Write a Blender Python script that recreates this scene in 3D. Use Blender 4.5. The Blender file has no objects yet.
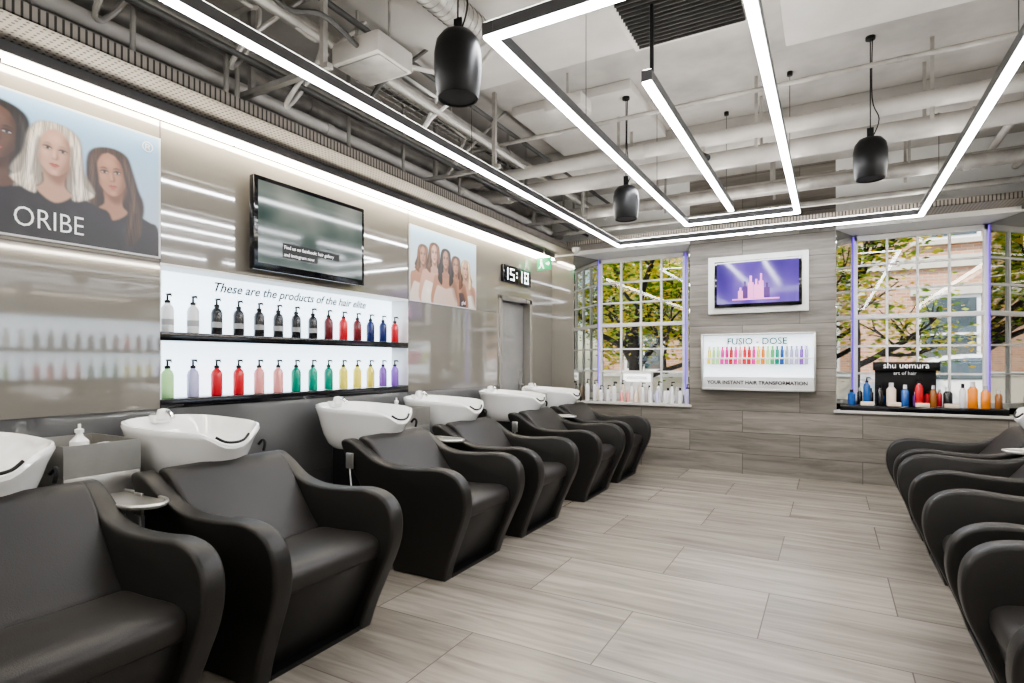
import bpy, bmesh, math, random
import numpy as np
from mathutils import Vector, Matrix
random.seed(7)
S=bpy.context.scene
pi=math.pi
S.view_settings.look='AgX - Medium High Contrast'
# ---------------------------------------------------------------- materials
def newmat(name):
    m=bpy.data.materials.new(name); m.use_nodes=True
    nt=m.node_tree; b=nt.nodes['Principled BSDF']
    return m,nt,b
def mat(name,col,rough=.5,metal=0,em=None,es=0,var=.06,vs=6,coat=0,bump=0,bs=60,spec=.5,trans=0,vscale=None):
    m,nt,b=newmat(name)
    b.inputs['Roughness'].default_value=rough
    b.inputs['Metallic'].default_value=metal
    b.inputs['Specular IOR Level'].default_value=spec
    b.inputs['Coat Weight'].default_value=coat
    b.inputs['Transmission Weight'].default_value=trans
    tc=nt.nodes.new('ShaderNodeTexCoord')
    n=nt.nodes.new('ShaderNodeTexNoise'); n.inputs['Scale'].default_value=vs; n.inputs['Detail'].default_value=3
    if vscale:
        mp=nt.nodes.new('ShaderNodeMapping'); mp.inputs['Scale'].default_value=vscale
        nt.links.new(tc.outputs['Object'],mp.inputs[0]); nt.links.new(mp.outputs[0],n.inputs['Vector'])
    else: nt.links.new(tc.outputs['Object'],n.inputs['Vector'])
    r=nt.nodes.new('ShaderNodeValToRGB')
    r.color_ramp.elements[0].position=.3; r.color_ramp.elements[1].position=.7
    r.color_ramp.elements[0].color=tuple(max(0,c*(1-var)) for c in col[:3])+(1,)
    r.color_ramp.elements[1].color=tuple(min(1,c*(1+var)) for c in col[:3])+(1,)
    nt.links.new(n.outputs['Fac'],r.inputs['Fac'])
    nt.links.new(r.outputs['Color'],b.inputs['Base Color'])
    if em is not None:
        b.inputs['Emission Color'].default_value=tuple(em)+(1,)
        b.inputs['Emission Strength'].default_value=es
    if bump:
        n2=nt.nodes.new('ShaderNodeTexNoise'); n2.inputs['Scale'].default_value=bs; n2.inputs['Detail'].default_value=4
        nt.links.new(tc.outputs['Object'],n2.inputs['Vector'])
        bp=nt.nodes.new('ShaderNodeBump'); bp.inputs['Strength'].default_value=bump; bp.inputs['Distance'].default_value=.003
        nt.links.new(n2.outputs['Fac'],bp.inputs['Height']); nt.links.new(bp.outputs['Normal'],b.inputs['Normal'])
    return m
def plank(name,axes,bw,rh,c1,c2,mortar,rough,gscale=(1.2,22),offset=.5,gcon=(.55,1.25),shift=(0,0),msize=.004):
    """wood-look tile: planks laid in plane axes (i,j), grain along i"""
    m,nt,b=newmat(name); L=nt.links.new
    tc=nt.nodes.new('ShaderNodeTexCoord'); sx=nt.nodes.new('ShaderNodeSeparateXYZ'); L(tc.outputs['Object'],sx.inputs[0])
    def ax(i,mul,add=0):
        n=nt.nodes.new('ShaderNodeMath'); n.operation='MULTIPLY_ADD'; L(sx.outputs[i],n.inputs[0]); n.inputs[1].default_value=mul; n.inputs[2].default_value=add; return n.outputs[0]
    cb=nt.nodes.new('ShaderNodeCombineXYZ'); L(ax(axes[0],1,shift[0]),cb.inputs[0]); L(ax(axes[1],1,shift[1]),cb.inputs[1])
    br=nt.nodes.new('ShaderNodeTexBrick'); L(cb.outputs[0],br.inputs['Vector'])
    br.inputs['Scale'].default_value=1; br.inputs['Brick Width'].default_value=bw; br.inputs['Row Height'].default_value=rh
    br.inputs['Mortar Size'].default_value=msize; br.inputs['Mortar Smooth'].default_value=.1; br.offset=offset
    br.inputs['Color1'].default_value=(0,0,0,1); br.inputs['Color2'].default_value=(1,1,1,1); br.inputs['Mortar'].default_value=(.5,.5,.5,1)
    cg=nt.nodes.new('ShaderNodeCombineXYZ'); L(ax(axes[0],gscale[0]),cg.inputs[0]); L(ax(axes[1],gscale[1]),cg.inputs[1])
    bz=nt.nodes.new('ShaderNodeMath'); bz.operation='MULTIPLY'; bz.inputs[1].default_value=17; L(br.outputs['Color'],bz.inputs[0]); L(bz.outputs[0],cg.inputs[2])
    n1=nt.nodes.new('ShaderNodeTexNoise'); n1.inputs['Scale'].default_value=1; n1.inputs['Detail'].default_value=8; n1.inputs['Roughness'].default_value=.65; n1.inputs['Distortion'].default_value=.6
    L(cg.outputs[0],n1.inputs['Vector'])
    r=nt.nodes.new('ShaderNodeValToRGB'); r.color_ramp.elements[0].position=.32; r.color_ramp.elements[1].position=.66
    g0,g1=gcon
    r.color_ramp.elements[0].color=(g0,g0*.98,g0*.95,1); r.color_ramp.elements[1].color=(g1,g1,g1,1)
    L(n1.outputs['Fac'],r.inputs['Fac'])
    mixc=nt.nodes.new('ShaderNodeMix'); mixc.data_type='RGBA'; mixc.inputs[6].default_value=tuple(c1)+(1,); mixc.inputs[7].default_value=tuple(c2)+(1,)
    L(br.outputs['Color'],mixc.inputs[0])
    mul=nt.nodes.new('ShaderNodeMix'); mul.data_type='RGBA'; mul.blend_type='MULTIPLY'; mul.inputs[0].default_value=1
    L(mixc.outputs[2],mul.inputs[6]); L(r.outputs['Color'],mul.inputs[7])
    mm=nt.nodes.new('ShaderNodeMix'); mm.data_type='RGBA'; L(br.outputs['Fac'],mm.inputs[0]); L(mul.outputs[2],mm.inputs[6]); mm.inputs[7].default_value=tuple(mortar)+(1,)
    L(mm.outputs[2],b.inputs['Base Color'])
    b.inputs['Roughness'].default_value=rough
    bp=nt.nodes.new('ShaderNodeBump'); bp.inputs['Strength'].default_value=.15; bp.inputs['Distance'].default_value=.002
    L(n1.outputs['Fac'],bp.inputs['Height']); L(bp.outputs['Normal'],b.inputs['Normal'])
    return m
def perforated(name,col,dark,step):
    m,nt,b=newmat(name); L=nt.links.new
    tc=nt.nodes.new('ShaderNodeTexCoord'); sx=nt.nodes.new('ShaderNodeSeparateXYZ'); L(tc.outputs['Object'],sx.inputs[0])
    sq=[]
    for i in (0,1):
        a=nt.nodes.new('ShaderNodeMath'); a.operation='DIVIDE'; a.inputs[1].default_value=step; L(sx.outputs[i],a.inputs[0])
        f=nt.nodes.new('ShaderNodeMath'); f.operation='FRACT'; L(a.outputs[0],f.inputs[0])
        s=nt.nodes.new('ShaderNodeMath'); s.operation='SUBTRACT'; s.inputs[1].default_value=.5; L(f.outputs[0],s.inputs[0])
        p=nt.nodes.new('ShaderNodeMath'); p.operation='MULTIPLY'; L(s.outputs[0],p.inputs[0]); L(s.outputs[0],p.inputs[1]); sq.append(p)
    ad=nt.nodes.new('ShaderNodeMath'); L(sq[0].outputs[0],ad.inputs[0]); L(sq[1].outputs[0],ad.inputs[1])
    lt=nt.nodes.new('ShaderNodeMath'); lt.operation='LESS_THAN'; lt.inputs[1].default_value=.055; L(ad.outputs[0],lt.inputs[0])
    mx=nt.nodes.new('ShaderNodeMix'); mx.data_type='RGBA'; L(lt.outputs[0],mx.inputs[0]); mx.inputs[6].default_value=tuple(col)+(1,); mx.inputs[7].default_value=tuple(dark)+(1,)
    L(mx.outputs[2],b.inputs['Base Color']); b.inputs['Roughness'].default_value=.5; b.inputs['Metallic'].default_value=.2
    return m
def glass_thin(name):
    m=bpy.data.materials.new(name); m.use_nodes=True; nt=m.node_tree; nt.nodes.clear()
    o=nt.nodes.new('ShaderNodeOutputMaterial'); t=nt.nodes.new('ShaderNodeBsdfTransparent'); g=nt.nodes.new('ShaderNodeBsdfGlossy'); g.inputs['Roughness'].default_value=.02
    mx=nt.nodes.new('ShaderNodeMixShader'); mx.inputs[0].default_value=.03
    nt.links.new(t.outputs[0],mx.inputs[1]); nt.links.new(g.outputs[0],mx.inputs[2]); nt.links.new(mx.outputs[0],o.inputs[0]); return m
def screen(name,axis,stops,strength,scale,noise_amt=.5):
    m,nt,b=newmat(name); L=nt.links.new
    tc=nt.nodes.new('ShaderNodeTexCoord'); mp=nt.nodes.new('ShaderNodeMapping'); mp.inputs['Scale'].default_value=scale; L(tc.outputs['Object'],mp.inputs[0])
    n=nt.nodes.new('ShaderNodeTexNoise'); n.inputs['Scale'].default_value=1; n.inputs['Detail'].default_value=1.5; L(mp.outputs[0],n.inputs['Vector'])
    r=nt.nodes.new('ShaderNodeValToRGB'); e=r.color_ramp.elements
    e[0].position=stops[0][0]; e[0].color=tuple(stops[0][1])+(1,); e[1].position=stops[-1][0]; e[1].color=tuple(stops[-1][1])+(1,)
    for p,c in stops[1:-1]:
        q=e.new(p); q.color=tuple(c)+(1,)
    L(n.outputs['Fac'],r.inputs['Fac']); L(r.outputs['Color'],b.inputs['Emission Color']); b.inputs['Emission Strength'].default_value=strength
    b.inputs['Base Color'].default_value=(.02,.02,.02,1); b.inputs['Roughness'].default_value=.08
    return m

M_leather=mat('charcoal_leather',(.015,.0138,.0128),.40,bump=.25,bs=220,var=.08,spec=.36)
M_leather2=mat('charcoal_cushion',(.022,.020,.0185),.44,bump=.25,bs=220,var=.08,spec=.38)
M_ceramic=mat('white_ceramic',(.85,.85,.84),.08,coat=.5,var=.01)
M_black=mat('black_plastic',(.006,.006,.0065),.42,spec=.3)
M_blackgl=mat('black_gloss',(.006,.006,.008),.08)
M_steel=mat('brushed_steel',(.60,.59,.57),.32,.9,var=.05,vs=30)
M_chrome=mat('chrome',(.8,.8,.8),.08,1)
M_panel=mat('taupe_glass_panel',(.19,.177,.153),.06,coat=1,var=.02,vs=1,spec=.8)
M_panellow=mat('grey_glass_panel',(.125,.125,.126),.07,coat=1,var=.02,vs=1,spec=.8)
for m_ in (M_panel,M_panellow): m_.node_tree.nodes['Principled BSDF'].inputs['Coat IOR'].default_value=1.65
M_white=mat('white_paint',(.78,.78,.76),.5,var=.02)
M_ceil=mat('ceiling_plaster',(.43,.41,.385),.8,var=.2,vs=2.5,bump=.2,bs=20)
M_ceil2=mat('ceiling_board',(.52,.50,.47),.7,var=.09,vs=3)
M_wallup=mat('upper_wall_paint',(.34,.33,.31),.8,var=.1)
M_galv=mat('galvanised_metal',(.36,.345,.32),.42,.4,var=.2,vs=9)
M_pipe=mat('painted_pipe',(.47,.45,.42),.45,.05,var=.12,vs=5)
M_dkpipe=mat('dark_conduit',(.06,.058,.055),.5,.2)
M_perf=perforated('perforated_tray_metal',(.33,.30,.265),(.04,.035,.03),.03)
M_led=mat('led_diffuser',(.9,.9,.9),.5,em=(.95,.96,1),es=50)
M_ceilfill=mat('added_ceiling_fill',(.9,.9,.9),.5,em=(1,.97,.92),es=16)  # added glow for the LED housing tops, only there to brighten the ceiling
M_ledwarm=mat('led_wall_washer',(.9,.9,.9),.5,em=(1,.90,.74),es=48)
M_alu=mat('anodised_profile',(.12,.12,.125),.4,.4)
M_trim=mat('seam_dark',(.06,.055,.05),.4)
M_niche=mat('backlit_acrylic',(.8,.85,.9),.4,em=(.72,.87,1),es=2.8)
M_violet=mat('violet_led',(.3,.2,.8),.5,em=(.18,.05,1),es=1.2)
M_mirror=mat('mirror',(.40,.40,.37),.02,1,var=0)
M_glass=glass_thin('window_glass')
M_wall=plank('wood_look_wall_tile',(0,2),1.2,.25,(.15,.137,.119),(.225,.206,.18),(.05,.045,.04),.4,gscale=(1.5,16),gcon=(.65,1.28),shift=(.3,.02),msize=.003)
M_floor=plank('wood_look_floor_tile',(0,1),1.2,.6,(.195,.175,.15),(.25,.226,.195),(.105,.094,.08),.27,gscale=(1.0,12),gcon=(.70,1.32),shift=(.3,.1),msize=.003)
M_door=mat('grey_door',(.24,.235,.225),.25)
M_sill=mat('sill_stone',(.55,.53,.50),.25)
M_green=mat('exit_green',(.0,.25,.09),.5,em=(0,.42,.15),es=.7)
M_signw=mat('sign_white',(.9,.9,.9),.5,em=(1,1,1),es=1.5)

# ---------------------------------------------------------------- mesh builder
class MB:
    def __init__(s,name): s.name=name; s.v=[]; s.f=[]; s.m=[]; s.mats=[]
    def mi(s,m):
        if m not in s.mats: s.mats.append(m)
        return s.mats.index(m)
    def add(s,vs,fs,m,M=None):
        o=len(s.v); k=s.mi(m)
        for v in vs:
            v=Vector(v)
            if M is not None: v=M@v
            s.v.append(tuple(v))
        for f in fs: s.f.append([i+o for i in f]); s.m.append(k)
    def box(s,x0,x1,y0,y1,z0,z1,m,bev=0,seg=2,M=None):
        if x0>x1:x0,x1=x1,x0
        if y0>y1:y0,y1=y1,y0
        if z0>z1:z0,z1=z1,z0
        if bev<=0:
            vs=[(x,y,z) for z in (z0,z1) for y in (y0,y1) for x in (x0,x1)]
            s.add(vs,[(0,2,3,1),(4,5,7,6),(0,1,5,4),(2,6,7,3),(0,4,6,2),(1,3,7,5)],m,M); return
        bm=bmesh.new(); bmesh.ops.create_cube(bm,size=1)
        for v in bm.verts: v.co=Vector(((x0+x1)/2+v.co.x*(x1-x0),(y0+y1)/2+v.co.y*(y1-y0),(z0+z1)/2+v.co.z*(z1-z0)))
        bmesh.ops.bevel(bm,geom=bm.edges[:],offset=bev,segments=seg,affect='EDGES',profile=.5)
        bm.verts.index_update()
        s.add([v.co[:] for v in bm.verts],[[v.index for v in f.verts] for f in bm.faces],m,M); bm.free()
    def lathe(s,prof,c,m,n=20,M=None,sx=1,sy=1):
        vs=[];fs=[]
        for r,z in prof:
            for i in range(n):
                a=2*pi*i/n; vs.append((c[0]+r*math.cos(a)*sx,c[1]+r*math.sin(a)*sy,c[2]+z))
        for k in range(len(prof)-1):
            for i in range(n):
                j=(i+1)%n; fs.append((k*n+i,k*n+j,(k+1)*n+j,(k+1)*n+i))
        if prof[0][0]>1e-5: fs.append(tuple(range(n))[::-1])
        if prof[-1][0]>1e-5: fs.append(tuple((len(prof)-1)*n+i for i in range(n)))
        s.add(vs,fs,m,M)
    def tube(s,pts,r,m,n=10,M=None,smooth=0):
        pts=[Vector(p) for p in pts]
        if smooth:
            q=[]
            P=[pts[0]]+pts+[pts[-1]]
            for i in range(1,len(P)-2):
                for k in range(smooth):
                    t=k/smooth; a,b,c,d=P[i-1],P[i],P[i+1],P[i+2]
                    q.append(.5*((2*b)+(c-a)*t+(2*a-5*b+4*c-d)*t*t+(3*b-a-3*c+d)*t**3))
            q.append(pts[-1]); pts=q
        rr=r if isinstance(r,(list,tuple)) else None
        vs=[];fs=[]
        up=Vector((0,0,1)); prev=None
        for i,p in enumerate(pts):
            t=(pts[min(i+1,len(pts)-1)]-pts[max(i-1,0)])
            if t.length<1e-9: t=Vector((0,0,1))
            t.normalize()
            if prev is None:
                a=t.cross(up)
                if a.length<.05: a=t.cross(Vector((1,0,0)))
            else: a=prev-t*prev.dot(t)
            a.normalize(); prev=a; b=t.cross(a)
            if rr: ri=rr[0]+(rr[1]-rr[0])*i/(len(pts)-1)
            else: ri=r
            for k in range(n):
                an=2*pi*k/n; vs.append(tuple(p+a*math.cos(an)*ri+b*math.sin(an)*ri))
        for i in range(len(pts)-1):
            for k in range(n):
                j=(k+1)%n; fs.append((i*n+k,i*n+j,(i+1)*n+j,(i+1)*n+k))
        fs.append(tuple(range(n))[::-1]); fs.append(tuple((len(pts)-1)*n+k for k in range(n)))
        s.add(vs,fs,m,M)
    def rprof(s,prof,y0,y1,r,m,fn=None,seg=4):
        """rounded extrusion of an (x,z) outline along y"""
        n=len(prof)
        A=sum(prof[i][0]*prof[(i+1)%n][1]-prof[(i+1)%n][0]*prof[i][1] for i in range(n))
        if A<0: prof=prof[::-1]
        nor=[]
        for i in range(n):
            a=Vector(prof[i-1]);b=Vector(prof[i]);c=Vector(prof[(i+1)%n])
            e1=(b-a).normalized(); e2=(c-b).normalized()
            n1=Vector((-e1.y,e1.x)); n2=Vector((-e2.y,e2.x)); q=(n1+n2)
            q.normalize(); d=max(.6,q.dot(n1)); nor.append(q/d)
        rings=[]
        for k in range(seg+1):
            a=pi/2*k/seg; rings.append((r*(1-math.sin(a)),y0+r*(1-math.cos(a))))
        rings+= [(i,y1-(y-y0)) for i,y in rings[::-1]]
        vs=[];fs=[]
        for ins,y in rings:
            for i in range(n):
                p=Vector(prof[i])+nor[i]*ins; v=(p.x,y,p.y)
                vs.append(fn(*v) if fn else v)
        for k in range(len(rings)-1):
            for i in range(n):
                j=(i+1)%n; fs.append((k*n+i,k*n+j,(k+1)*n+j,(k+1)*n+i))
        fs.append(tuple(range(n))[::-1]); fs.append(tuple((len(rings)-1)*n+i for i in range(n)))
        s.add(vs,fs,m)
    def data(s,angle=.7):
        me=bpy.data.meshes.new(s.name); me.from_pydata(s.v,[],s.f)
        for m in s.mats: me.materials.append(m)
        me.polygons.foreach_set('material_index',s.m); me.update()
        bm=bmesh.new(); bm.from_mesh(me); bmesh.ops.recalc_face_normals(bm,faces=bm.faces[:]); bm.to_mesh(me); bm.free()
        me.polygons.foreach_set('use_smooth',[True]*len(me.polygons))
        me.set_sharp_from_angle(angle=angle)
        return me
    def obj(s,angle=.7,loc=(0,0,0)):
        o=bpy.data.objects.new(s.name,s.data(angle)); S.collection.objects.link(o); o.location=loc; return o
def cr(pts,n=6,closed=False):
    out=[]; N=len(pts)
    rng=range(N) if closed else range(N-1)
    for i in rng:
        if closed: a,b,c,d=[Vector(pts[(i+k)%N]) for k in (-1,0,1,2)]
        else: a,b,c,d=[Vector(pts[min(max(i+k,0),N-1)]) for k in (-1,0,1,2)]
        for k in range(n):
            t=k/n; out.append(tuple(.5*((2*b)+(c-a)*t+(2*a-5*b+4*c-d)*t*t+(3*b-a-3*c+d)*t**3)))
    if not closed: out.append(tuple(pts[-1]))
    return out
def text(body,loc,rot,size,m,parent,name='lettering',shear=0,align='LEFT',ex=.0008,sc=(1,1,1),sp=1,off=0):
    c=bpy.data.curves.new(name,'FONT'); c.body=body; c.size=size; c.extrude=ex; c.shear=shear; c.align_x=align; c.space_character=sp; c.offset=off
    c.resolution_u=3
    o=bpy.data.objects.new(name,c); S.collection.objects.link(o); c.materials.append(m)
    o.rotation_euler=rot; o.scale=sc; o.parent=parent; o.location=loc
    return o
RL=(pi/2,0,pi/2)   # on left wall
RB=(pi/2,0,0)      # on back wall
def simple(name,boxes,m,bev=0):
    b=MB(name)
    for q in boxes: b.box(*q,m,bev)
    return b.obj()

XL,XR,YB,YF,ZC=-3.35,1.95,7.13,-2.6,3.5
# ---------------------------------------------------------------- room shell
simple('floor',[(XL-.4,XR+.3,YF-.2,8.0,-.12,0)],M_floor)
simple('ceiling',[(XL-.4,XR+.3,YF-.2,8.0,ZC,ZC+.15)],M_ceil)
w=MB('wall_left')
w.box(XL-.3,XL,YF,5.70,0,1.03,M_panellow)
w.box(XL-.3,XL,YF,7.9,2.05,2.68,M_panel)
w.box(XL-.3,XL,YF,5.70,1.87,2.05,M_panel)
w.box(XL-.3,XL,YF,1.865,1.03,1.87,M_panel)
w.box(XL-.3,XL,4.06,5.70,1.03,1.87,M_panel)
w.box(XL-.3,XL,6.46,7.9,0,2.05,M_panel)
w.box(XL-.3,XL-.12,5.70,6.46,0,2.05,M_wallup)
w.box(XL-.3,XL-.22,1.865,4.06,1.03,1.87,M_wallup)
w.box(XL-.3,XL-.18,YF,7.9,2.68,ZC,M_wallup)
w.obj()
t=MB('trim_1')
for y in (-.33,1.865,4.06): t.box(XL,XL+.003,y-.004,y+.004,0,1.03,M_trim); t.box(XL,XL+.003,y-.004,y+.004,1.87,2.68,M_trim)
t.box(XL,XL+.003,-.334,-.326,1.03,1.87,M_trim)
for z in (1.03,1.87): t.box(XL,XL+.003,YF,1.865,z-.003,z+.003,M_trim); t.box(XL,XL+.003,4.06,5.7,z-.003,z+.003,M_trim)
t.box(XL,XL+.003,YF,5.7,.497,.503,M_trim)
t.obj()
d=MB('door_1')
d.box(XL-.12,XL-.075,5.74,6.42,.005,2.02,M_door,.004)
d.box(XL-.12,XL+.02,5.67,5.73,0,2.08,M_panel,.004); d.box(XL-.12,XL+.02,6.43,6.49,0,2.08,M_panel,.004); d.box(XL-.12,XL+.02,5.67,6.49,2.03,2.09,M_panel,.004)
d.box(XL-.075,XL-.07,6.30,6.36,.9,1.2,M_steel); d.tube([(XL-.07,6.33,1.02),(XL-.03,6.33,1.02),(XL-.03,6.22,1.02)],.009,M_steel)
d.obj()
w=MB('wall_right'); w.box(XR,XR+.25,YF,7.9,0,2.68,M_panel); w.box(XR,XR+.25,YF,7.9,2.68,ZC,M_wallup); w.obj()
w=MB('wall_front'); w.box(XL-.3,XR+.25,YF-.2,YF,0,ZC,M_white); w.obj()
# back wall with two splayed window openings
YW=7.60; ZS=.78; ZH=2.74
OP=[(-3.03,-1.50,-2.85,-1.64),(.05,1.62,.22,1.44)]   # (opening x0,x1 , window x0,x1)
w=MB('wall_back')
def pier(xa0,xa1,xb0,xb1,z0,z1,m):
    vs=[(xa0,YB,z0),(xa1,YB,z0),(xb1,YW+.1,z0),(xb0,YW+.1,z0),(xa0,YB,z1),(xa1,YB,z1),(xb1,YW+.1,z1),(xb0,YW+.1,z1)]
    w.add(vs,[(0,3,2,1),(4,5,6,7),(0,1,5,4),(1,2,6,5),(2,3,7,6),(3,0,4,7)],m)
pier(XL,-3.03,XL,-2.82,ZS-.03,ZH,M_panel)
pier(-1.50,.05,-1.68,.26,0,ZC,M_wall)
pier(1.62,XR,1.41,XR,ZS-.03,ZH,M_wall)
w.box(XL,-1.5,YB,YW+.1,0,ZS-.03,M_wall); w.box(.05,XR,YB,YW+.1,0,ZS-.03,M_wall)
w.box(XL,-1.5,YB,YW+.1,ZH,ZC,M_white); w.box(.05,XR,YB,YW+.1,ZH,ZC,M_white)
w.obj()
t=MB('trim_2')
for a,b_,c,d_ in OP: t.box(a-.02 if a>-3 else a,b_+.02 if b_<1 else b_,YB-.03,YW+.02,ZS-.03,ZS,M_sill,.004)
t.obj()
for (a,b_,c,d_) in OP:
    r=MB('reveal_mirror')
    for xa,xb,sg in ((a,c,1),(b_,d_,-1)):
        e=.006*sg
        vs=[(xa+e,YB+.004,ZS+.005),(xb+e,YW-.03,ZS+.005),(xb+e,YW-.03,ZH-.005),(xa+e,YB+.004,ZH-.005)]
        vs+=[(x-e*.8,y,z) for x,y,z in vs]
        r.add(vs,[(0,1,2,3),(7,6,5,4),(0,4,5,1),(1,5,6,2),(2,6,7,3),(3,7,4,0)],M_mirror)
    r.obj()
    r=MB('violet_led_strip')
    for x in (c+.010,d_-.010): r.box(x-.004,x+.004,YW-.040,YW-.03,ZS+.02,ZH-.02,M_violet)
    r.obj()
# sash windows
for i,(a,b_,c,d_) in enumerate(OP):
    f=MB('window_%d'%(i+1))
    z0,z1=ZS+.005,ZH-.005; y0,y1=YW-.02,YW+.03
    f.box(c,c+.05,y0,y1,z0,z1,M_white,.004); f.box(d_-.05,d_,y0,y1,z0,z1,M_white,.004)
    f.box(c,d_,y0,y1,z1-.06,z1,M_white,.004); f.box(c,d_,y0,y1,z0,z0+.08,M_white,.004)
    zm=(z0+z1)/2+.05; f.box(c+.04,d_-.04,y0-.01,y1,zm-.025,zm+.025,M_white,.004)
    xi0,xi1=c+.05,d_-.05
    for k in range(1,4):
        x=xi0+(xi1-xi0)*k/4; f.box(x-.011,x+.011,y0+.005,y1-.005,z0+.08,z1-.06,M_white)
    for zz in ((z0+.08,zm-.025),(zm+.025,z1-.06)):
        for k in (1,2):
            z=zz[0]+(zz[1]-zz[0])*k/3; f.box(xi0,xi1,y0+.006,y1-.006,z-.011,z+.011,M_white)
    f.box(xi0,xi1,YW+.004,YW+.007,z0+.08,z1-.06,M_glass)
    f.obj()

# ---------------------------------------------------------------- trays and services
t=MB('perforated_cable_tray')
t.box(XL-.15,XL+.36,YF,7.12,2.76,2.765,M_perf); t.box(XL+.355,XL+.36,YF,7.12,2.76,2.83,M_perf)
t.obj()
t=MB('perforated_cable_tray')
t.box(XL+.37,XR-.37,6.76,7.12,2.79,2.795,M_perf); t.box(XL+.37,XR-.37,6.76,6.765,2.79,2.85,M_perf)
t.obj()
t=MB('perforated_cable_tray')
t.box(XR-.36,XR-.01,YF,7.12,2.76,2.765,M_perf); t.box(XR-.36,XR-.355,YF,7.12,2.76,2.83,M_perf)
t.obj()
for xa,sg in ((XL,1),(XR,-1)):
    t=MB('wall_washer_light')
    t.box(xa+sg*.01,xa+sg*.10,YF+.1,7.0,2.70,2.755,M_alu)
    for k in range(8):
        y=-2.4+k*1.18; t.box(xa+sg*.025,xa+sg*.085,y,y+1.165,2.678,2.70,M_ledwarm,.006)
    t.obj()
ZL=2.70
def led(name,segs,hang):  # thin top strip on each housing is an added fill for the ceiling
    m=MB(name)
    for (x0,y0,x1,y1) in segs:
        if abs(x0-x1)<1e-6:
            m.box(x0-.026,x0+.026,y0-.026,y1+.026,ZL,ZL+.055,M_alu); m.box(x0-.022,x0+.022,y0-.022,y1+.022,ZL-.010,ZL,M_led); m.box(x0-.02,x0+.02,y0-.02,y1+.02,ZL+.055,ZL+.060,M_ceilfill)
        else:
            m.box(x0+.027,x1-.027,y0-.026,y0+.026,ZL,ZL+.055,M_alu); m.box(x0+.023,x1-.023,y0-.022,y0+.022,ZL-.010,ZL,M_led); m.box(x0+.021,x1-.021,y0-.02,y0+.02,ZL+.055,ZL+.06,M_ceilfill)
    for x,y in hang: m.tube([(x,y,ZL+.06),(x,y,ZC)],.0025,M_dkpipe,5); m.lathe([(.02,0),(.02,.03)],(x,y,ZC-.03),M_black,10)
    return m.obj()
led('linear_led_frame',[(-2.23,-2.3,-2.23,6.64),(.75,-2.3,.75,6.64),(-2.23,6.64,.75,6.64),(-2.23,-2.3,.75,-2.3)],[(-2.23,1.2),(-2.23,3.4),(-2.23,5.6),(.75,1.2),(.75,3.4),(.75,5.6),(-.7,6.64)])
led('linear_led_frame',[(-1.28,2.1,-1.28,5.95),(-.27,2.1,-.27,5.95),(-1.28,5.95,-.27,5.95),(-1.28,2.1,-.27,2.1)],[(-1.28,3.2),(-1.28,4.8),(-.27,4.8)])
led('linear_led_bar',[(-.80,2.83,-.80,5.55)],[(-.80,5.3)])
m=MB('pendant_rod'); m.tube([(-.80,2.9,ZL+.061),(-.80,2.9,3.13)],.011,M_black,8); m.obj()

c=MB('ceiling_board')
c.box(-2.9,-1.1,2.3,3.7,3.38,ZC,M_ceil2,.01)
c.box(-.25,XR-.01,1.9,4.05,3.32,ZC,M_ceil2,.01)
c.box(-2.4,-1.35,4.3,5.4,3.42,ZC,M_ceil2,.01)
c.obj()
c=MB('downstand_beam'); c.box(XL-.17,XR,-.3,.1,3.2,ZC,M_ceil,.01); c.box(XL-.17,XR,5.45,5.75,3.28,ZC,M_ceil,.01); c.obj()
a=MB('air_conditioning_grille')
a.box(-1.02,-.36,2.75,3.35,3.16,3.5,M_ceil2,.004); a.box(-.98,-.40,2.79,3.31,3.150,3.16,M_black)
for k in range(14): a.box(-.98,-.40,2.80+k*.037,2.805+k*.037,3.135,3.16,M_dkpipe)
a.obj()
p=MB('ceiling_pipes')
def pipe(pts,r,m=M_pipe,n=14,coup=None):
    p.tube(pts,r,m,n)
    if coup:
        A=Vector(pts[0]);B=Vector(pts[-1]); L=(B-A).length; k=.4
        while k<L:
            q=A+(B-A)*k/L; dd=(B-A).normalized()*.03
            p.tube([tuple(q-dd),tuple(q+dd)],r*1.15,m,n); k+=coup
pipe([(-3.3,4.75,3.08),(1.93,4.75,3.08)],.055,M_pipe,16,1.5)
pipe([(-3.3,5.12,3.02),(1.93,5.12,3.02)],.075,M_pipe,16,1.9)
pipe([(-3.3,5.38,3.16),(1.93,5.38,3.16)],.03,M_galv,10,1.2)
pipe([(-3.3,6.05,2.98),(1.93,6.05,2.98)],.06,M_galv,16,1.3)
pipe([(-3.3,6.35,3.10),(1.93,6.35,3.10)],.045,M_pipe,14,1.5)
pipe([(-3.3,6.6,2.92),(1.93,6.6,2.92)],.03,M_galv,10,1.5)
pipe([(-3.3,4.4,3.24),(1.93,4.4,3.24)],.018,M_galv,8,1.1)
for x,z,r,mm in ((-3.12,2.95,.04,M_pipe),(-2.98,3.08,.03,M_galv),(-2.86,3.0,.022,M_dkpipe),(-3.3,3.15,.055,M_galv),(-2.62,3.22,.045,M_galv),(-2.5,3.12,.018,M_pipe),(-2.42,3.28,.018,M_dkpipe),(-2.74,2.93,.016,M_dkpipe),(-3.22,2.86,.02,M_galv)):
    pipe([(x,YF,z),(x,6.9,z)],r,mm,12,1.7)
for x,z in ((1.7,3.0),(1.5,3.12),(1.25,3.2)): pipe([(x,YF,z),(x,6.9,z)],.03,M_pipe,12,1.6)
for y in (4.75,5.12,6.05,6.35):
    for x in (-2.7,-1.6,-.5,.6,1.5):
        p.box(x-.012,x+.012,y-.003,y+.003,2.95,ZC,M_galv); 
mm_=[M_galv,M_pipe,M_dkpipe,M_galv,M_white,M_galv]
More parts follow.
